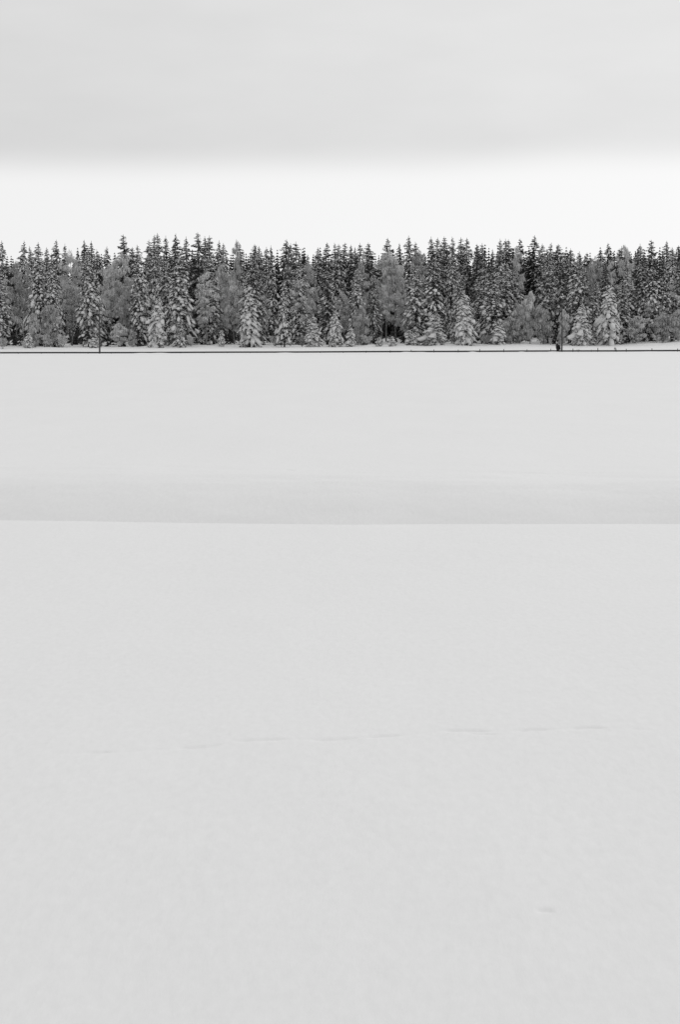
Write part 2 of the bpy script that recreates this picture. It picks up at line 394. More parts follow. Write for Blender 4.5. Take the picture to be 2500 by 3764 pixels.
# ------------------------------------------------------------------ frosted broadleaf trees
def twigs(mb, cen, r, n, rng, wd=0.045, hang=0.75):
    d = rng.normal(0, 1, (n, 3)); d[:, 2] = np.abs(d[:, 2]) * 0.7 + 0.05
    d /= np.linalg.norm(d, axis=1)[:, None]
    p0 = cen + rng.normal(0, 0.18 * r, (n, 3))
    l = rng.uniform(0.5, 1.0, (n, 1)) * r
    p1 = p0 + d * l * 0.62
    g = np.array([0, 0, -1.0])
    p2 = p1 + (d * np.array([1, 1, 0.1]) * 0.40 + g * hang * rng.uniform(0.6, 1.2, (n, 1))) * l * 0.62
    p3 = p2 + (d * np.array([1, 1, 0]) * 0.08 + g * hang) * l * 0.55 * rng.uniform(0.3, 1.1, (n, 1))
    w = np.cross(d, rng.normal(0, 1, (n, 3))); w /= np.linalg.norm(w, axis=1)[:, None] + 1e-9
    w = w * wd * rng.uniform(0.6, 1.3, (n, 1))
    v = np.stack([p0 - w * .6, p0 + w * .6, p1 - w, p1 + w, p2 - w * 1.1, p2 + w * 1.1, p3], 1).reshape(-1, 3)
    k = np.arange(n)[:, None] * 7
    f = np.concatenate([k + np.array([[0, 1, 3]]), k + np.array([[0, 3, 2]]), k + np.array([[2, 3, 5]]), k + np.array([[2, 5, 4]]), k + np.array([[4, 5, 6]])])
    mb.add(v, f)

def make_birch(seed, H=15.0, R=3.0, cb=0.22, nl=16, hang=0.8, n=46, lobes=1.0, snow=0.55, lean=0.4):
    rng = np.random.default_rng(seed)
    tr, cr, sb = MB(), MB(), MB()
    ln = rng.uniform(-lean, lean, 2)
    def axis(z):
        q = np.clip(z / H, 0, 1) ** 1.6
        return np.stack([ln[0] * q * 2 + 0.12 * np.sin(z * 0.7 + seed), ln[1] * q * 2 + 0.1 * np.cos(z * 0.5), z], -1)
    zz = np.linspace(-0.5, H * 0.9, 12)
    tube(tr, axis(zz), (0.006 * H + 0.06) * (1 - 0.9 * np.clip(zz / H, 0, 1)), 7)
    for i in range(nl):
        f = cb + (0.95 - cb) * (i + rng.uniform(0.1, 0.9)) / nl
        z0 = H * f * 0.93
        ph = i * 2.4 + rng.normal(0, 0.4)
        prof = math.sin(math.pi * min(1, max(0.0, (f - cb * 0.55) / (1.08 - cb * 0.55)))) ** 0.6
        Lb = R * prof * rng.uniform(0.75, 1.15)
        rise = Lb * rng.uniform(0.35, 0.8)
        s = np.linspace(0, 1, 5)
        o = axis(np.array([z0]))[0]; c, sn = math.cos(ph), math.sin(ph)
        P = np.stack([o[0] + c * Lb * s, o[1] + sn * Lb * s, o[2] + rise * (1.7 * s - 1.1 * s ** 2)], 1)
        tube(tr, P, np.linspace(0.045, 0.012, 5) * (0.6 + H / 22), 4)
        for s_ in np.linspace(0.40, 1.0, max(3, int(1.5 + 1.8 * Lb))):
            base = np.array([np.interp(s_, s, P[:, k]) for k in range(3)])
            for _ in range(2):
                cen = base + rng.normal(0, 1, 3) * np.array([0.5, 0.5, 0.4]) * (0.35 + 0.18 * Lb)
                r = rng.uniform(0.40, 0.95) * lobes * (0.75 + 0.25 * prof)
                tube(tr, np.stack([base, (base + cen) / 2 + [0, 0, 0.1], cen]), [0.02, 0.016, 0.01], 3)
                twigs(cr, cen, r, n, rng, 0.04, hang)
                if rng.random() < snow:
                    dd = rng.normal(0, 1, 3); dd[2] = -abs(dd[2]) * 0.5; dd /= np.linalg.norm(dd)
                    pp = cen + np.array([0, 0, 0.25 * r]) + np.linspace(-0.5, 0.5, 5)[:, None] * dd * r * 0.8
                    env = np.array([0.35, 0.85, 1, 0.8, 0.35]) * 0.17 * r
                    loaf(sb, pp, env, env * 0.8, rng)
    top = axis(np.array([H * 0.93]))[0]
    for k in range(4): twigs(cr, top + rng.normal(0, 0.3, 3), 0.8 * lobes, n, rng, 0.035, hang)
    return tr.mesh('trunk', M_BIRCH, True), cr.mesh('crown', M_FROST), (sb.mesh('snow', M_SNOW, True) if sb.v else None)

BIRCH = [make_birch(300, 16, 2.6, 0.34, 15, 1.15, 30), make_birch(301, 16, 2.0, 0.22, 15, 1.3, 30), make_birch(302, 16, 2.9, 0.30, 16, 1.0, 30),
         make_birch(303, 16, 2.2, 0.20, 17, 1.4, 30), make_birch(304, 16, 2.3, 0.40, 13, 1.2, 24), make_birch(305, 16, 1.7, 0.30, 14, 1.0, 22)]
WEEP = [make_birch(320, 8, 1.6, 0.14, 13, 1.5, 38, 0.9, 0.5, 0.5), make_birch(321, 8, 1.2, 0.04, 13, 1.6, 34, 0.8, 0.6, 0.6), make_birch(322, 8, 1.8, 0.04, 16, 1.3, 30, 0.8, 0.45, 0.7)]
def make_shrub(seed, H=2.6):
    rng = np.random.default_rng(seed); tr, cr = MB(), MB()
    for i in range(7):
        ph = rng.uniform(0, 6.28); sp = rng.uniform(0.15, 0.5)
        s = np.linspace(0, 1, 5); l = H * rng.uniform(0.6, 1)
        P = np.stack([math.cos(ph) * sp * l * s, math.sin(ph) * sp * l * s, -0.2 + (l + 0.2) * (s - 0.12 * s ** 2)], 1)
        tube(tr, P, np.linspace(0.03, 0.008, 5), 4)
        for s_ in (0.45, 0.7, 0.95):
            c = np.array([np.interp(s_, s, P[:, k]) for k in range(3)])
            twigs(cr, c, 0.55 * H / 2.6, 34, rng, 0.03, 0.55)
    return tr.mesh('trunk', M_BIRCH, True), cr.mesh('crown', M_FROST), None
SHRUB = [make_shrub(340), make_shrub(341)]

rnd = random.Random(5)
def plant(name, parts, loc, sx, sz, rot, label, cat, group=None):
    o = empty(name, loc); o.rotation_euler = (rnd.gauss(0, .012), rnd.gauss(0, .012), rot); o.scale = (sx, sx, sz)
    t = obj('trunk', parts[0], o)
    c = obj('crown', parts[1], o)
    if parts[2] is not None: obj('snow', parts[2], c)['kind'] = 'stuff'
    tag(o, label, cat, group)
    return o

ORD = ['', 'first', 'second', 'third', 'fourth', 'fifth', 'sixth', 'seventh', 'eighth', 'ninth', 'tenth', 'eleventh', 'twelfth', 'thirteenth', 'fourteenth', 'fifteenth',
       'sixteenth', 'seventeenth', 'eighteenth', 'nineteenth', 'twentieth', 'twenty-first', 'twenty-second', 'twenty-third', 'twenty-fourth', 'twenty-fifth', 'twenty-sixth',
       'twenty-seventh', 'twenty-eighth', 'twenty-ninth', 'thirtieth', 'thirty-first', 'thirty-second', 'thirty-third', 'thirty-fourth', 'thirty-fifth']

# skyline spruces: photograph pixel of the tip, width factor, kind
SKY = [(12, 878, .85, 't'), (84, 878, .95, 't'), (112, 898, .8, 't'), (169, 902, .8, 't'), (208, 875, .85, 'd'), (234, 890, .85, 't'), (281, 915, .8, 't'),
       (313, 875, 1.05, 'd'), (333, 879, .9, 't'), (360, 910, .75, 't'), (388, 900, .95, 't'), (455, 856, 1.15, 'd'), (488, 902, .7, 'd'), (535, 875, .95, 't'),
       (569, 857, .9, 't'), (583, 850, 1.0, 't'), (609, 860, .85, 't'), (632, 852, 1.0, 'd'), (684, 863, 1.0, 't'), (729, 848, 1.05, 'd'), (755, 862, .95, 't'),
       (768, 858, 1.0, 't'), (806, 878, .85, 't'), (822, 888, .85, 't'), (896, 886, 1.05, 't'), (940, 892, .9, 'd'), (952, 898, .85, 't'), (975, 902, .9, 't'),
       (998, 896, .75, 't'), (1045, 874, 1.1, 'd'), (1074, 888, .8, 't'), (1089, 882, 1.0, 't'), (1132, 929, .7, 't'), (1163, 904, .9, 't'), (1191, 886, .85, 'd'),
       (1228, 887, 1.0, 't'), (1240, 891, .95, 't'), (1268, 886, .9, 'd'), (1283, 894, .85, 't'), (1306, 903, .8, 'd'), (1323, 887, .85, 't'), (1352, 886, .95, 'd'), (1417, 868, 1.0, 'd'),
       (1478, 888, .85, 'd'), (1509, 860, 1.05, 't'), (1534, 883, .9, 't'), (1585, 863, 1.05, 't'), (1601, 867, 1.0, 't'), (1638, 863, .9, 'd'), (1662, 864, 1.0, 't'),
       (1697, 867, .95, 't'), (1720, 868, 1.0, 't'), (1747, 899, .75, 't'), (1759, 891, .8, 'd'), (1774, 888, .95, 't'), (1812, 910, .75, 'd'), (1846, 872, 1.0, 't'),
       (1861, 871, 1.0, 't'), (1875, 874, .95, 'd'), (1917, 871, 1.0, 'd'), (1962, 859, 1.15, 'd'), (1997, 890, .9, 't'), (2024, 886, 1.0, 't'), (2052, 891, 1.0, 'd'),
       (2076, 920, .75, 't'), (2096, 915, .8, 't'), (2106, 907, .85, 't'), (2155, 923, .85, 'd'), (2215, 912, .85, 'd'), (2238, 887, 1.0, 'd'), (2278, 908, .9, 'd'),
       (2291, 899, .9, 't'), (2349, 904, .9, 't'), (2367, 890, 1.0, 't'), (2391, 876, 1.05, 'd'), (2456, 880, 1.05, 'd'), (2475, 902, .8, 't'), (2498, 897, .95, 'd')]
segs = {'a': [i for i, s in enumerate(SKY) if s[0] < 370], 'b': [i for i, s in enumerate(SKY) if 370 < s[0] < 1215],
        'c': [i for i, s in enumerate(SKY) if 1215 < s[0] < 2062][::-1], 'd': [i for i, s in enumerate(SKY) if s[0] > 2062][::-1]}
SEGTXT = {'a': '{} tip from the left edge along the skyline', 'b': '{} skyline tip right of the left pole',
          'c': '{} skyline tip left of the right pole', 'd': '{} tip from the right edge along the skyline'}
ti = di = 0
for key, idx in segs.items():
    for k, i in enumerate(idx):
        x, y, w, kind = SKY[i]
        Y = 436 + rnd.uniform(0, 16)
        if kind == 'd': parts = DARKT[di % 3]; di += 1; Y += 4; look = 'dark lightly snowed tall spruce'
        else: parts = TALL[(ti * 3 + 1) % 8]; ti += 1; look = 'snow dusted tall spruce'
        px_, _, zt = ray(x, y, Y); zb = gz(px_, Y)
        sz = (zt - zb) / 22.0
        plant('spruce_tree', parts, (px_, Y, zb), w * rnd.uniform(1.0, 1.2), sz, rnd.uniform(0, 6.28),
              look + ', ' + SEGTXT[key].format(ORD[k + 1]), 'spruce', 'tall spruces along the skyline')

# spruces of the front row: tip pixel, depth, width factor, mesh, label
FRONT = [
 (139, 884, 421, 1.15, TALL[4], 'tall snow laden spruce with drooping branches left of the left pole, near left edge'),
 (194, 925, 420, .95, TALL[7], 'slim spruce with visible trunk line, right neighbour of the drooping spruce near left edge'),
 (323, 915, 418, 1.05, TALL[2], 'tall snowy spruce reaching the ground just left of the left pole'),
 (512, 894, 421, 1.1, TALL[7], 'tall spruce with heavy pale snow, second large trunk right of the left pole'),
 (604, 925, 424, 1.0, TALL[0], 'tall spruce rising directly behind the small snow laden spruce left of centre'),
 (657, 918, 417, 1.2, TALL[4], 'tall snow streaked spruce right of the small broad spruce, branches down to the ground'),
 (770, 925, 424, 1.05, TALL[2], 'snowy spruce rising behind the birch with the pale straight trunk'),
 (935, 925, 421, 1.15, TALL[6], 'tall spruce with broad sweeping boughs above the cone shaped young spruce'),
 (1060, 945, 425, .95, TALL[0], 'spruce with rounded snow clumps behind the slim dark trunked young spruce'),
 (1100, 925, 422, .95, TALL[7], 'spruce column with stacked snow clumps right of the slim young spruce, near centre'),
 (1203, 966, 419, 1.0, TALL[5], 'slender open spruce with bare showing trunk at the centre of the treeline'),
 (1311, 971, 420, .95, TALL[7], 'snow plastered spruce just right of the centre of the treeline'),
 (1375, 996, 421, .85, TALL[5], 'thin spruce with sparse snow against the pale birch mass right of centre'),
 (1528, 950, 419, .95, TALL[2], 'narrow spruce with horizontal snow shelves right of the pale birch mass'),
 (1597, 940, 420, 1.2, TALL[6], 'broad snow heavy spruce left of the dark gap in the treeline'),
 (1690, 980, 420, .95, TALL[7], 'snowy spruce directly behind the young white spruce beside the dark gap'),
 (1779, 958, 421, 1.1, TALL[4], 'spruce with long hanging boughs between dark gaps right of the young white spruce'),
 (1816, 975, 417, 1.25, TALL[4], 'spruce with steep combed boughs reaching the ground left of the frosted birches'),
 (1855, 960, 420, 1.15, TALL[2], 'snow clumped spruce above the low frosted birches'),
 (1882, 968, 422, 1.0, TALL[6], 'spruce with rounded right flank above the frosted birches'),
 (2016, 912, 424, 1.1, TALL[1], 'tall combed spruce just left of the right pole behind frosted birches'),
 (2060, 930, 424, 1.05, TALL[3], 'dark cored spruce rising straight behind the right pole'),
 (2130, 918, 417, 1.15, TALL[0], 'tall snow covered spruce reaching the ground just right of the right pole'),
 (2192, 1028, 420, 1.0, TALL[7], 'half height spruce with hanging snow, second spruce right of the right pole'),
 (2227, 965, 426, .85, DARKT[1], 'dark slender spruce top among pale twigs right of the right pole'),
 (2289, 1022, 421, .95, TALL[4], 'pale half height spruce right of the spruce with round snow clumps'),
 (2308, 978, 424, .95, TALL[2], 'spruce with thick snow shelves below the leaning bare birch top'),
 (2369, 935, 423, 1.05, TALL[6], 'snowy spruce rising from the pale thicket near the right edge'),
 (2402, 955, 422, .95, TALL[0], 'spruce column with dark hollow above the pale thicket near right edge'),
 (2442, 950, 423, .9, TALL[3], 'layered spruce behind the pale thicket close to the right edge'),
 (2490, 955, 424, 1.0, TALL[1], 'layered dark spruce cut by the right edge of the picture'),
 (-4, 975, 419, 1.2, TALL[4], 'snowy spruce flank cut by the left edge of the picture'),
]
for x, y, Y, w, parts, label in FRONT:
    Y -= 9
    a, _, zt = ray(x, y, Y); zb = gz(a, Y) - 0.1
    plant('spruce_tree', parts, (a, Y, zb), w * rnd.uniform(0.95, 1.05), (zt - zb) / 22.0, rnd.uniform(0, 6.28), label, 'spruce', 'large spruces of the front row')

YNG = [
 (580, 1084, 411, 1.00, YOUNG[1], 'small broad snow laden spruce at the forest edge, second from the left pole'),
 (915, 1065, 411, 1.05, YOUNG[0], 'cone shaped young spruce with bare dark stem, thick with white snow'),
 (1045, 1036, 411, .85, YOUNG[2], 'slim young spruce on a dark trunk left of centre'),
 (1150, 1160, 412, .75, YOUNG[3], 'small snow hooded spruce left of the centre of the treeline'),
 (1234, 1135, 412, .80, YOUNG[1], 'small drooping white spruce at the centre of the treeline'),
 (1709, 1076, 411, .95, YOUNG[3], 'young white spruce beside the dark gap right of centre'),
 (1832, 1175, 412, .80, YOUNG[1], 'small pointed white spruce left of the low frosted birches'),
 (2243, 1035, 414, 1.15, YOUNG[0], 'spruce with big round snow clumps, third right of the right pole'),
 (2140, 1120, 411, .90, YOUNG[3], 'young spruce with thick white lower boughs right of the right pole'),
 (660, 1170, 411, .70, YOUNG[2], 'small spruce pushing out at the foot of the snow streaked spruce'),
 (1600, 1150, 412, 1.10, YOUNG[3], 'low broad white spruce left of the dark gap at the forest edge'),
]
for x, y, Y, w, parts, label in YNG:
    Y -= 12
    a, _, zt = ray(x, y, Y); zb = gz(a, Y) - 0.1
    plant('young_spruce', parts, (a, Y, zb), w * 1.15, (zt - zb) / 10.0, rnd.uniform(0, 6.28), label, 'spruce', 'young snow laden spruces at the forest edge')

TNY = [(104, 1222, 410, .9, 'tiny white spruce by the bent birch near the left edge'), (815, 1212, 411, .75, 'tiny layered spruce right of the birch with the pale trunk'),
       (1290, 1205, 411, 1.1, 'tiny cone shaped snow covered spruce just right of centre'), (1527, 1222, 410, .95, 'tiny white cone spruce at the foot of the bank right of centre'),
       (1505, 1212, 412, 1.0, 'tiny snow heaped spruce left neighbour of the white cone spruce'), (1152, 1252, 409, .5, 'tiny snow stump spruce below the snow hooded spruce'),
       (345, 1240, 409, 1.3, 'low spruce mound under heavy snow left of the left pole base'), (1395, 1238, 409, .8, 'tiny snow capped sapling, left of two near the middle of the bank'),
       (1445, 1236, 409, .8, 'tiny snow capped sapling, right of two near the middle of the bank'), (2170, 1222, 411, 1.2, 'low white spruce at the foot of the tall spruce right of the right pole')]
for i, (x, y, Y, w, label) in enumerate(TNY):
    Y -= 10
    a, _, zt = ray(x, y, Y); zb = gz(a, Y) - 0.05
    plant('spruce_sapling', TINY[i % 2], (a, Y, zb), w, (zt - zb) / 4.0, rnd.uniform(0, 6.28), label, 'spruce sapling', 'tiny spruces along the bank')

# frosted broadleaf trees: top pixel, depth, width factor, mesh, label
DEC = [
 (55, 945, 426, 1.0, BIRCH[0], 16, 'grey frosted birch second from the left edge'),
 (20, 1010, 421, .8, BIRCH[3], 16, 'frosted thin birch at the left edge'),
 (100, 960, 428, .8, BIRCH[1], 16, 'frosted birch between the first two tall spruces on the left'),
 (252, 905, 432, .9, BIRCH[2], 16, 'hazy grey birch crown on the skyline left of the left pole'),
 (262, 1030, 419, .9, BIRCH[1], 16, 'tangled frosted birch left of the snowy spruce beside the left pole'),
 (180, 1120, 413, 1.0, WEEP[2], 8, 'frosted low birch thicket under the slim spruce near left edge'),
 (130, 1150, 412, .8, WEEP[1], 8, 'pale low weeping birch under the drooping spruce near the left edge'),
 (440, 915, 428, 1.0, BIRCH[0], 16, 'large grey birch with rounded top right of the left pole'),
 (405, 960, 424, .9, BIRCH[3], 16, 'frosted birch directly right of the left pole'),
 (470, 1010, 420, .85, BIRCH[1], 16, 'frosted birch left of the pale snow heavy spruce'),
 (432, 1190, 413, .9, WEEP[0], 8, 'low frosted birch bush right of the left pole'),
 (482, 1215, 411, .55, WEEP[1], 8, 'small pale weeping bush left of the small broad spruce'),
 (755, 985, 415, 1.15, BIRCH[0], 16, 'frosted birch with a straight pale trunk in front of a dark gap'),
 (805, 950, 424, .9, BIRCH[2], 16, 'tall grey birch right of the pale trunked birch'),
 (872, 879, 440, .6, BIRCH[1], 16, 'pale slender birch crown standing out on the skyline left of centre'),
 (858, 1010, 420, .9, BIRCH[3], 16, 'frosted birch left of the cone shaped young spruce'),
 (965, 1070, 419, .75, BIRCH[2], 16, 'rounded frosted birch right of the cone shaped young spruce'),
 (1115, 1010, 417, .75, BIRCH[3], 16, 'frosted birch with dome shaped clumps right of the slim young spruce'),
 (1140, 950, 428, .8, BIRCH[0], 16, 'grey birch filling the notch in the skyline left of centre'),
 (1265, 1060, 418, .8, BIRCH[2], 16, 'frosted birch with a thin straight trunk right of centre'),
 (1330, 925, 431, .9, BIRCH[1], 16, 'grey birch on the skyline just right of centre'),
 (1420, 905, 426, 1.1, BIRCH[2], 16, 'wide pale birch mass under the lone dark tip right of centre'),
 (1455, 925, 424, 1.0, BIRCH[0], 16, 'pale frosted birch with fine spread limbs right of centre'),
 (1405, 1030, 417, .9, BIRCH[3], 16, 'pale birch with a white trunk under the wide birch mass'),
 (1490, 1060, 418, .8, BIRCH[1], 16, 'frosted birch left of the spruce with snow shelves'),
 (1535, 905, 438, .6, BIRCH[3], 16, 'smooth grey birch crown on the skyline left of the dark gap'),
 (1562, 1060, 415, .7, BIRCH[0], 16, 'birch with a thin grey trunk before the broad snow heavy spruce'),
 (1330, 1130, 413, .9, WEEP[0], 8, 'low weeping birch under the snow plastered spruce right of centre'),
 (1905, 900, 436, .7, BIRCH[1], 16, 'grey slender birch in the skyline gap left of the right pole'),
 (1880, 1165, 412, 1.0, WEEP[0], 8, 'leftmost of the low dome shaped frosted birches left of the right pole'),
 (1916, 1125, 413, .9, WEEP[1], 8, 'second of the low dome shaped frosted birches left of the right pole'),
 (1952, 1075, 414, .85, WEEP[0], 8, 'mushroom shaped frosted birch with a pale stem left of the right pole'),
 (1998, 1120, 413, 1.1, WEEP[2], 8, 'broad frosted birch bush between the mushroom shaped birch and right pole'),
 (2045, 1040, 419, .6, BIRCH[3], 16, 'frosted birch directly behind the top of the right pole'),
 (2068, 1140, 413, .9, WEEP[1], 8, 'pale weeping bush directly behind the right pole'),
 (2180, 950, 432, .9, BIRCH[2], 16, 'grey birch filling the skyline notch right of the right pole'),
 (2255, 945, 430, .9, BIRCH[0], 16, 'frosted birch behind the spruce with round snow clumps'),
 (2303, 893, 434, .7, BIRCH[1], 16, 'leaning bare topped birch on the skyline near the right edge'),
 (2195, 925, 438, .5, BIRCH[3], 16, 'thin pale birch tip left of the lone dark spruce near right edge'),
 (2330, 1055, 419, .9, BIRCH[2], 16, 'pale birch thicket right of the pale half height spruce'),
 (2410, 1075, 416, .85, BIRCH[3], 16, 'pale weeping birch with a white trunk near the right edge'),
 (2468, 1030, 419, 1.0, BIRCH[2], 16, 'wide frosted birch cut near the right edge'),
 (2340, 1160, 414, 1.0, WEEP[2], 8, 'low frosted thicket over the right end of the bank'),
 (2440, 1150, 415, 1.1, WEEP[0], 8, 'low frosted birch on the bank near the right edge'),
 (2495, 1140, 416, 1.0, WEEP[1], 8, 'low frosted birch cut by the right edge'),
]
for x, y, Y, w, parts, hc, label in DEC:
    Y -= 8 if hc == 8 else 4
    if hc == 16 and y > 900: y += 12; parts = BIRCH[(BIRCH.index(parts) + int(x)) % 6]; w *= 0.95
    a, _, zt = ray(x, y, Y); zb = gz(a, Y) - 0.05
    plant('birch_tree', parts, (a, Y, zb), w, (zt - zb) / hc, rnd.uniform(0, 6.28), label, 'birch', 'frosted birches of the forest edge')

SHR = [(8, 1238, 408, .9, 'frosted shrub on the bank at the left edge'), (88, 1250, 407, .6, 'small frosted shrub on the bank near the left edge'), (170, 1225, 411, 1.0, 'frosted shrub below the slim spruce near the left edge'),
       (228, 1222, 411, 1.0, 'frosted shrub on the bank left of the low spruce mound'), (700, 1232, 412, .9, 'frosted shrub left of the pale birch trunk'), (1010, 1225, 412, 1.0, 'frosted shrub left of the slim dark trunk'),
       (1110, 1232, 411, 1.0, 'frosted shrub left of the tiny snow stump'), (1350, 1228, 411, 1.0, 'frosted shrub on the bank right of centre'), (1560, 1228, 411, 1.0, 'frosted shrub right of the tiny white cone spruce'),
       (1790, 1225, 412, 1.0, 'frosted shrub at the foot of the combed spruce'), (2025, 1238, 411, .5, 'small frosted shrub on the bank left of the right pole'), (2280, 1225, 413, .9, 'frosted shrub at the foot of the pale thicket'),
       (2415, 1225, 414, .8, 'frosted shrub by the white birch trunk near the right edge')]
for i, (x, y, Y, w, label) in enumerate(SHR):
    Y -= 8
    a, _, zt = ray(x, y, Y); zb = gz(a, Y) - 0.03
    plant('frosted_shrub', SHRUB[i % 2], (a, Y, zb), w, (zt - zb) / 2.6, rnd.uniform(0, 6.28), label, 'shrub', 'frosted shrubs on the bank')

# birches bent over by snow
def bent_birch(x0, y0, pts, Y, label):
    b = ray(x0, y0, Y); zb = gz(b[0], Y)
    o = empty('bent_birch', (b[0], Y, zb)); rng = np.random.default_rng(int(x0))
    P = np.array([[0, 0, -0.3]] + [[ray(a, c, Y)[0] - b[0], rng.uniform(-0.2, 0.2), ray(a, c, Y)[2] - zb] for a, c in pts])
    q = np.linspace(0, 1, 14); k = np.linspace(0, 1, len(P))
    P = np.stack([np.interp(q, k, P[:, j]) for j in range(3)], 1)
    P[1:-1] = (P[:-2] + 2 * P[1:-1] + P[2:]) / 4
    t, c = MB(), MB(); tube(t, P, np.linspace(0.11, 0.035, 14), 6)
    for i in range(7, 14): twigs(c, P[i], 0.75, 40, rng, 0.035, 1.2)
    s = MB(); loaf(s, P[4:] + np.array([0, 0, 0.07]), np.linspace(0.10, 0.06, 10), np.linspace(0.09, 0.05, 10), rng)
    obj('trunk', t.mesh('trunk', M_BIRCH, True), o); cc = obj('crown', c.mesh('crown', M_FROST), o); obj('snow', s.mesh('snow', M_SNOW, True), cc)
    tag(o, label, 'birch', 'birches bent by snow')
bent_birch(87, 1266, [(86, 1240), (82, 1205), (72, 1180), (58, 1170), (40, 1170), (27, 1185)], 410.5, 'small birch bent into an arch by snow near the left edge')
bent_birch(2333, 1250, [(2333, 1235), (2336, 1224), (2347, 1212), (2360, 1206), (2374, 1204), (2386, 1210)], 412, 'small leaning birch with a white stem near the right edge')

# ------------------------------------------------------------------ the dark wood behind the front rows: one mass
def wood():
    rng = np.random.default_rng(77)
    mb = MB()
    def simple(H, R):
        vs, fs = [], []; n = 0
        rows = int(H / 0.62)
        for r in range(rows):
            z = H * (1 - (r + 0.5) / rows); t = 1 - z / H
            rr = R * min(1, (t / 0.6) ** 0.75)
            for b in range(7):
                ph = rng.uniform(0, 6.28); l = rr * rng.uniform(0.6, 1.15); dzz = -l * rng.uniform(0.25, 0.75)
                c, s = math.cos(ph), math.sin(ph); w = 0.20 + 0.16 * l
                m = np.array([c * l * .6, s * l * .6, z + dzz * .3])
                sd_ = np.array([-s, c, 0]) * w
                vs += [[0, 0, z + 0.1], m - sd_ - [0, 0, .3], [c * l, s * l, z + dzz - .1], m + sd_ - [0, 0, .3]]
                fs += [[n, n + 1, n + 2], [n, n + 2, n + 3]]; n += 4
        return np.array(vs), np.array(fs)
    bases = [simple(20, 2.4) for _ in range(5)]
    for Y in np.arange(455, 530, 6.0):
        half = 0.195 * Y
        for x in np.arange(-half, half, 3.6):
            xx = x + rng.uniform(-1.3, 1.3); yy = Y + rng.uniform(-2.5, 2.5)
            v, f = bases[rng.integers(5)]
            sc = rng.uniform(0.82, 1.0) * np.interp(Y, [455, 530], [0.96, 0.86])
            a = rng.uniform(0, 6.28); ca, sa = math.cos(a), math.sin(a)
            g = gz(xx, yy)
            mb.add(np.stack([xx + (v[:, 0] * ca - v[:, 1] * sa) * sc, yy + (v[:, 0] * sa + v[:, 1] * ca) * sc, g + v[:, 2] * sc], 1), f)
            tube(mb, [[xx, yy, g - .3], [xx, yy, g + 18 * sc]], [0.18, 0.03], 4)
    ub = MB(); small = [simple(3.2, 1.3) for _ in range(4)]
    for k in range(620):
        yy = rng.uniform(408, 455); xx = rng.uniform(-0.18, 0.18) * yy
        if yy < 413 and rng.random() < 0.5: continue
        v, f = small[rng.integers(4)]; sc = rng.uniform(0.45, 1.1); a = rng.uniform(0, 6.28); ca, sa = math.cos(a), math.sin(a); g = gz(xx, yy) - 0.15
        ub.add(np.stack([xx + (v[:, 0] * ca - v[:, 1] * sa) * sc, yy + (v[:, 0] * sa + v[:, 1] * ca) * sc, g + v[:, 2] * sc], 1), f)
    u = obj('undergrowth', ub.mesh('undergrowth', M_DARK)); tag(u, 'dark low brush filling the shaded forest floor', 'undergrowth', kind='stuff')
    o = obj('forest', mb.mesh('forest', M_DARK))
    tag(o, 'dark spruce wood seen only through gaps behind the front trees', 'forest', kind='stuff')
wood()

# ------------------------------------------------------------------ guard rail half buried in snow
def guard_rail():
    root = empty('guard_rail', (0, YR, gz(0, YR)))
    z00 = root.location.z
    xs = np.linspace(-66, 66, 70)
    # W profile of the beam (depth, height)
    prof = np.array([(-.04, 0.24), (-.09, 0.215), (-.09, 0.165), (-.03, 0.135), (-.03, 0.115), (-.09, 0.085), (-.09, 0.035), (-.04, 0.01), (-.034, 0.012), (-.084, 0.037), (-.084, 0.083), (-.024, 0.113), (-.024, 0.137), (-.084, 0.167), (-.084, 0.213), (-.036, 0.238)])
    mb = MB(); n = len(prof)
    zs = np.array([zof(np.interp(CX + F * x / YR * .997, KX, K362), YR) for x in xs]) - z00 + 0.05 + 0.008 * np.sin(xs * 0.23)
    v = np.stack([np.repeat(xs[:, None], n, 1), np.repeat(prof[None, :, 0], len(xs), 0), zs[:, None] + prof[None, :, 1] * 1.1], -1).reshape(-1, 3)
    i = np.arange(len(xs) - 1)[:, None] * n; j = np.arange(n)[None]; k = (j + 1) % n
    mb.add(v, quads(np.stack([i + j, i + n + j, i + n + k, i + k], -1)))
    obj('rail', mb.mesh('rail', M_STEEL), root)
    POSTS = [(1346, 2.0), (1434, 3.0), (1511, 6.0), (1594, 6.5), (1683, 5.5), (1762, 7.0), (1850, 7.5), (1935, 5.5), (2022, 8.0), (2103, 9.0), (2194, 11.5), (2261, 5.0), (2298, 7.0), (2392, 8.5), (2486, 7.0)]
    x = 1262
    while x > -150: POSTS.append((x, 0.0)); x -= 85
    x = 2570
    while x < 2700: POSTS.append((x, 6.0)); x += 88
    base = None
    for px_, up in sorted(POSTS):
        X = (px_ - CX) / F * YR / .997
        zt = float(np.interp(X, xs, zs))
        if base is None:
            b = MB()
            # C shaped post, height 1 (scaled)
            sh = np.array([(-.075, -.06), (.075, -.06), (.075, .06), (.06, .06), (.06, -.045), (-.06, -.045), (-.06, .06), (-.075, .06)])
            vv = np.concatenate([np.c_[sh, np.zeros(8)], np.c_[sh, np.ones(8)]])
            q = [(a, (a + 1) % 8, (a + 1) % 8 + 8, a + 8) for a in range(8)]
            tp = [(8, 9, 12), (9, 10, 11), (9, 11, 12), (8, 12, 13), (8, 13, 14), (8, 14, 15)]
            b.add(vv, np.concatenate([quads(q), np.array(tp)]))
            base = b.mesh('post', M_STEEL)
        p = obj('post', base, root)
        h = 0.22 + 0.8 * up / F * YR
        p.location = (X, 0.07, zt - 0.45); p.scale = (0.75, 0.75, h + 0.45)
    tag(root, 'low dark guard rail half buried in snow along the far field edge', 'guard rail')
guard_rail()

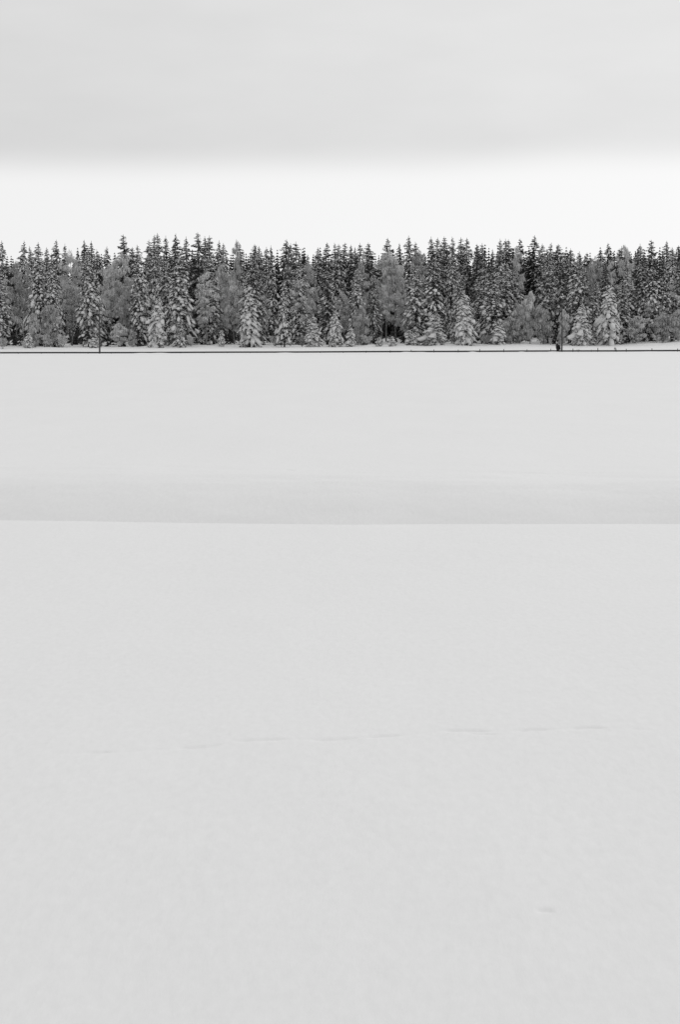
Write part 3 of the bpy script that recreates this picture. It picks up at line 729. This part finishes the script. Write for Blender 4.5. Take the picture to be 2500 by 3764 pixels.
# ------------------------------------------------------------------ utility poles
def utility_pole(x, ybase, ytop, Y, arms, label, r0):
    X = (x - CX) / F * Y / .997; zb = zof(ybase, Y); zt = zof(ytop, Y)
    h = zt - zb
    o = empty('utility_pole', (X, Y, zb))
    mb = MB(); zz = np.linspace(-0.6, h, 9)
    tube(mb, np.stack([0.03 * np.sin(zz * .6), 0 * zz, zz], 1), np.interp(zz, [0, h], [r0, r0 * 0.48]), 10)
    obj('pole', mb.mesh('pole', M_POLE, True), o)
    b = MB(); tube(b, [[-.02, -.28, -.5], [-.02, -.27, .18]], [.13, .12], 8); obj('foot_brace', b.mesh('foot_brace', M_POLE, True), o)
    for (ax, az, l) in arms:
        c = MB(); x0, x1 = (ax, ax + l)
        tube(c, [[x0, -.12, h + az], [x1, -.12, h + az]], [.035, .03], 5)
        arm = obj('crossarm', c.mesh('crossarm', M_POLE), o)
        s = MB(); p = np.linspace([x0, -.12, h + az + .035], [x1, -.12, h + az + .035], 5)
        loaf(s, p, np.full(5, .035), np.full(5, .04), np.random.default_rng(3)); obj('snow', s.mesh('snow', M_FIELD, True), arm)
    for (ix, iz) in ((0.0, 0.0), (0.17, -0.32), (-0.12, -0.50)):
        c = MB(); zc = h + iz
        tube(c, [[ix, -.12, zc - .04], [ix, -.12, zc + .02], [ix, -.12, zc + .05], [ix, -.12, zc + .10], [ix, -.12, zc + .14]], [.03, .075, .05, .085, .03], 8)
        ins = obj('insulator', c.mesh('insulator', M_PORC, True), o)
        s = MB(); p = np.linspace([ix - .09, -.12, zc + .15], [ix + .09, -.12, zc + .15], 5); e = np.array([.03, .08, .1, .08, .03])
        loaf(s, p, e, e, np.random.default_rng(4)); obj('snow_cap', s.mesh('snow_cap', M_FIELD, True), ins)
    tag(o, label, 'utility pole', 'wooden utility poles beside the rail')
utility_pole(370, 1303, 1096, 361.0, [(-1.05, -0.05, 1.1), (0, -0.42, .85)], 'dark wooden utility pole standing in the left part, thin bracket at top', 0.15)
utility_pole(2062, 1298, 1086, 361.0, [(-.4, -0.30, .8)], 'dark wooden utility pole with a bush at its foot, in the right part', 0.13)

# wires between the poles would be thinner than the frame can show; the bush and weeds at the rail are not
def dark_bush():
    X = (2050 - CX) / F * 361.2 / .997; z = zof(1295, 361.2)
    o = empty('juniper_bush', (X, 361.2, z)); rng = np.random.default_rng(8)
    t, c = MB(), MB()
    for i in range(16):
        ph = rng.uniform(0, 6.28); l = rng.uniform(0.7, 1.35); sp = rng.uniform(.15, .55)
        P = np.array([[0, 0, -.2], [math.cos(ph) * sp * l * .5, math.sin(ph) * sp * l * .5, l * .5], [math.cos(ph) * sp * l, math.sin(ph) * sp * l, l]])
        tube(t, P, [.03, .02, .01], 4)
        m = 120; s = rng.uniform(.1, 1, m); p = P[0] + (P[2] - P[0]) * s[:, None]
        d = rng.normal(0, 1, (m, 3)) * [1, 1, .5] + [0, 0, .9]; d /= np.linalg.norm(d, axis=1)[:, None]
        w = rng.normal(0, 1, (m, 3)) * .045; ln = rng.uniform(.2, .42, (m, 1))
        v = np.stack([p - w, p + w, p + d * ln], 1).reshape(-1, 3); k = np.arange(m)[:, None] * 3
        c.add(v, k + np.array([[0, 1, 2]]))
    obj('stems', t.mesh('stems', M_BARK), o); obj('foliage', c.mesh('foliage', M_NEEDLE), o)
    s = MB(); p = np.linspace([.0, -.3, .33], [.3, -.35, .42], 5); e = np.array([.03, .07, .08, .06, .02]); loaf(s, p, e, e, rng); obj('snow', s.mesh('snow', M_SNOW, True), o)
    tag(o, 'small dark evergreen bush at the foot of the right utility pole', 'bush')
dark_bush()
def weed(x, y, Y, h, w, label):
    a = ray(x, y, Y); z = gz(a[0], Y); o = empty('dry_weed', (a[0], Y, z)); rng = np.random.default_rng(int(x))
    t, c = MB(), MB()
    for i in range(9):
        ph = rng.uniform(0, 6.28); q = w * rng.uniform(.3, 1)
        P = np.array([[0, 0, -.1], [math.cos(ph) * q * .4, math.sin(ph) * q * .4, h * .55], [math.cos(ph) * q, math.sin(ph) * q, h * rng.uniform(.7, 1)]])
        tube(t, P, [.016, .013, .008], 4)
        for k in range(4):
            b = P[2] + rng.normal(0, .05, 3); tube(c, [b, b + rng.normal(0, .05, 3) + [0, 0, .05]], [.022, .006], 4)
    obj('stems', t.mesh('stems', M_WEED), o); obj('seed_heads', c.mesh('seed_heads', M_WEED), o)['kind'] = 'stuff'
    tag(o, label, 'weed', 'dry weeds poking through the snow')
weed(2127, 1299, 357.5, .36, .22, 'dry weed tuft below the rail, just right of the right pole')
weed(2175, 1297, 358.5, .26, .14, 'smaller dry weed tuft below the rail, further right of the right pole')
weed(2263, 1290, 363.2, .62, .16, 'dry weed stalks rising above the rail near the right edge')
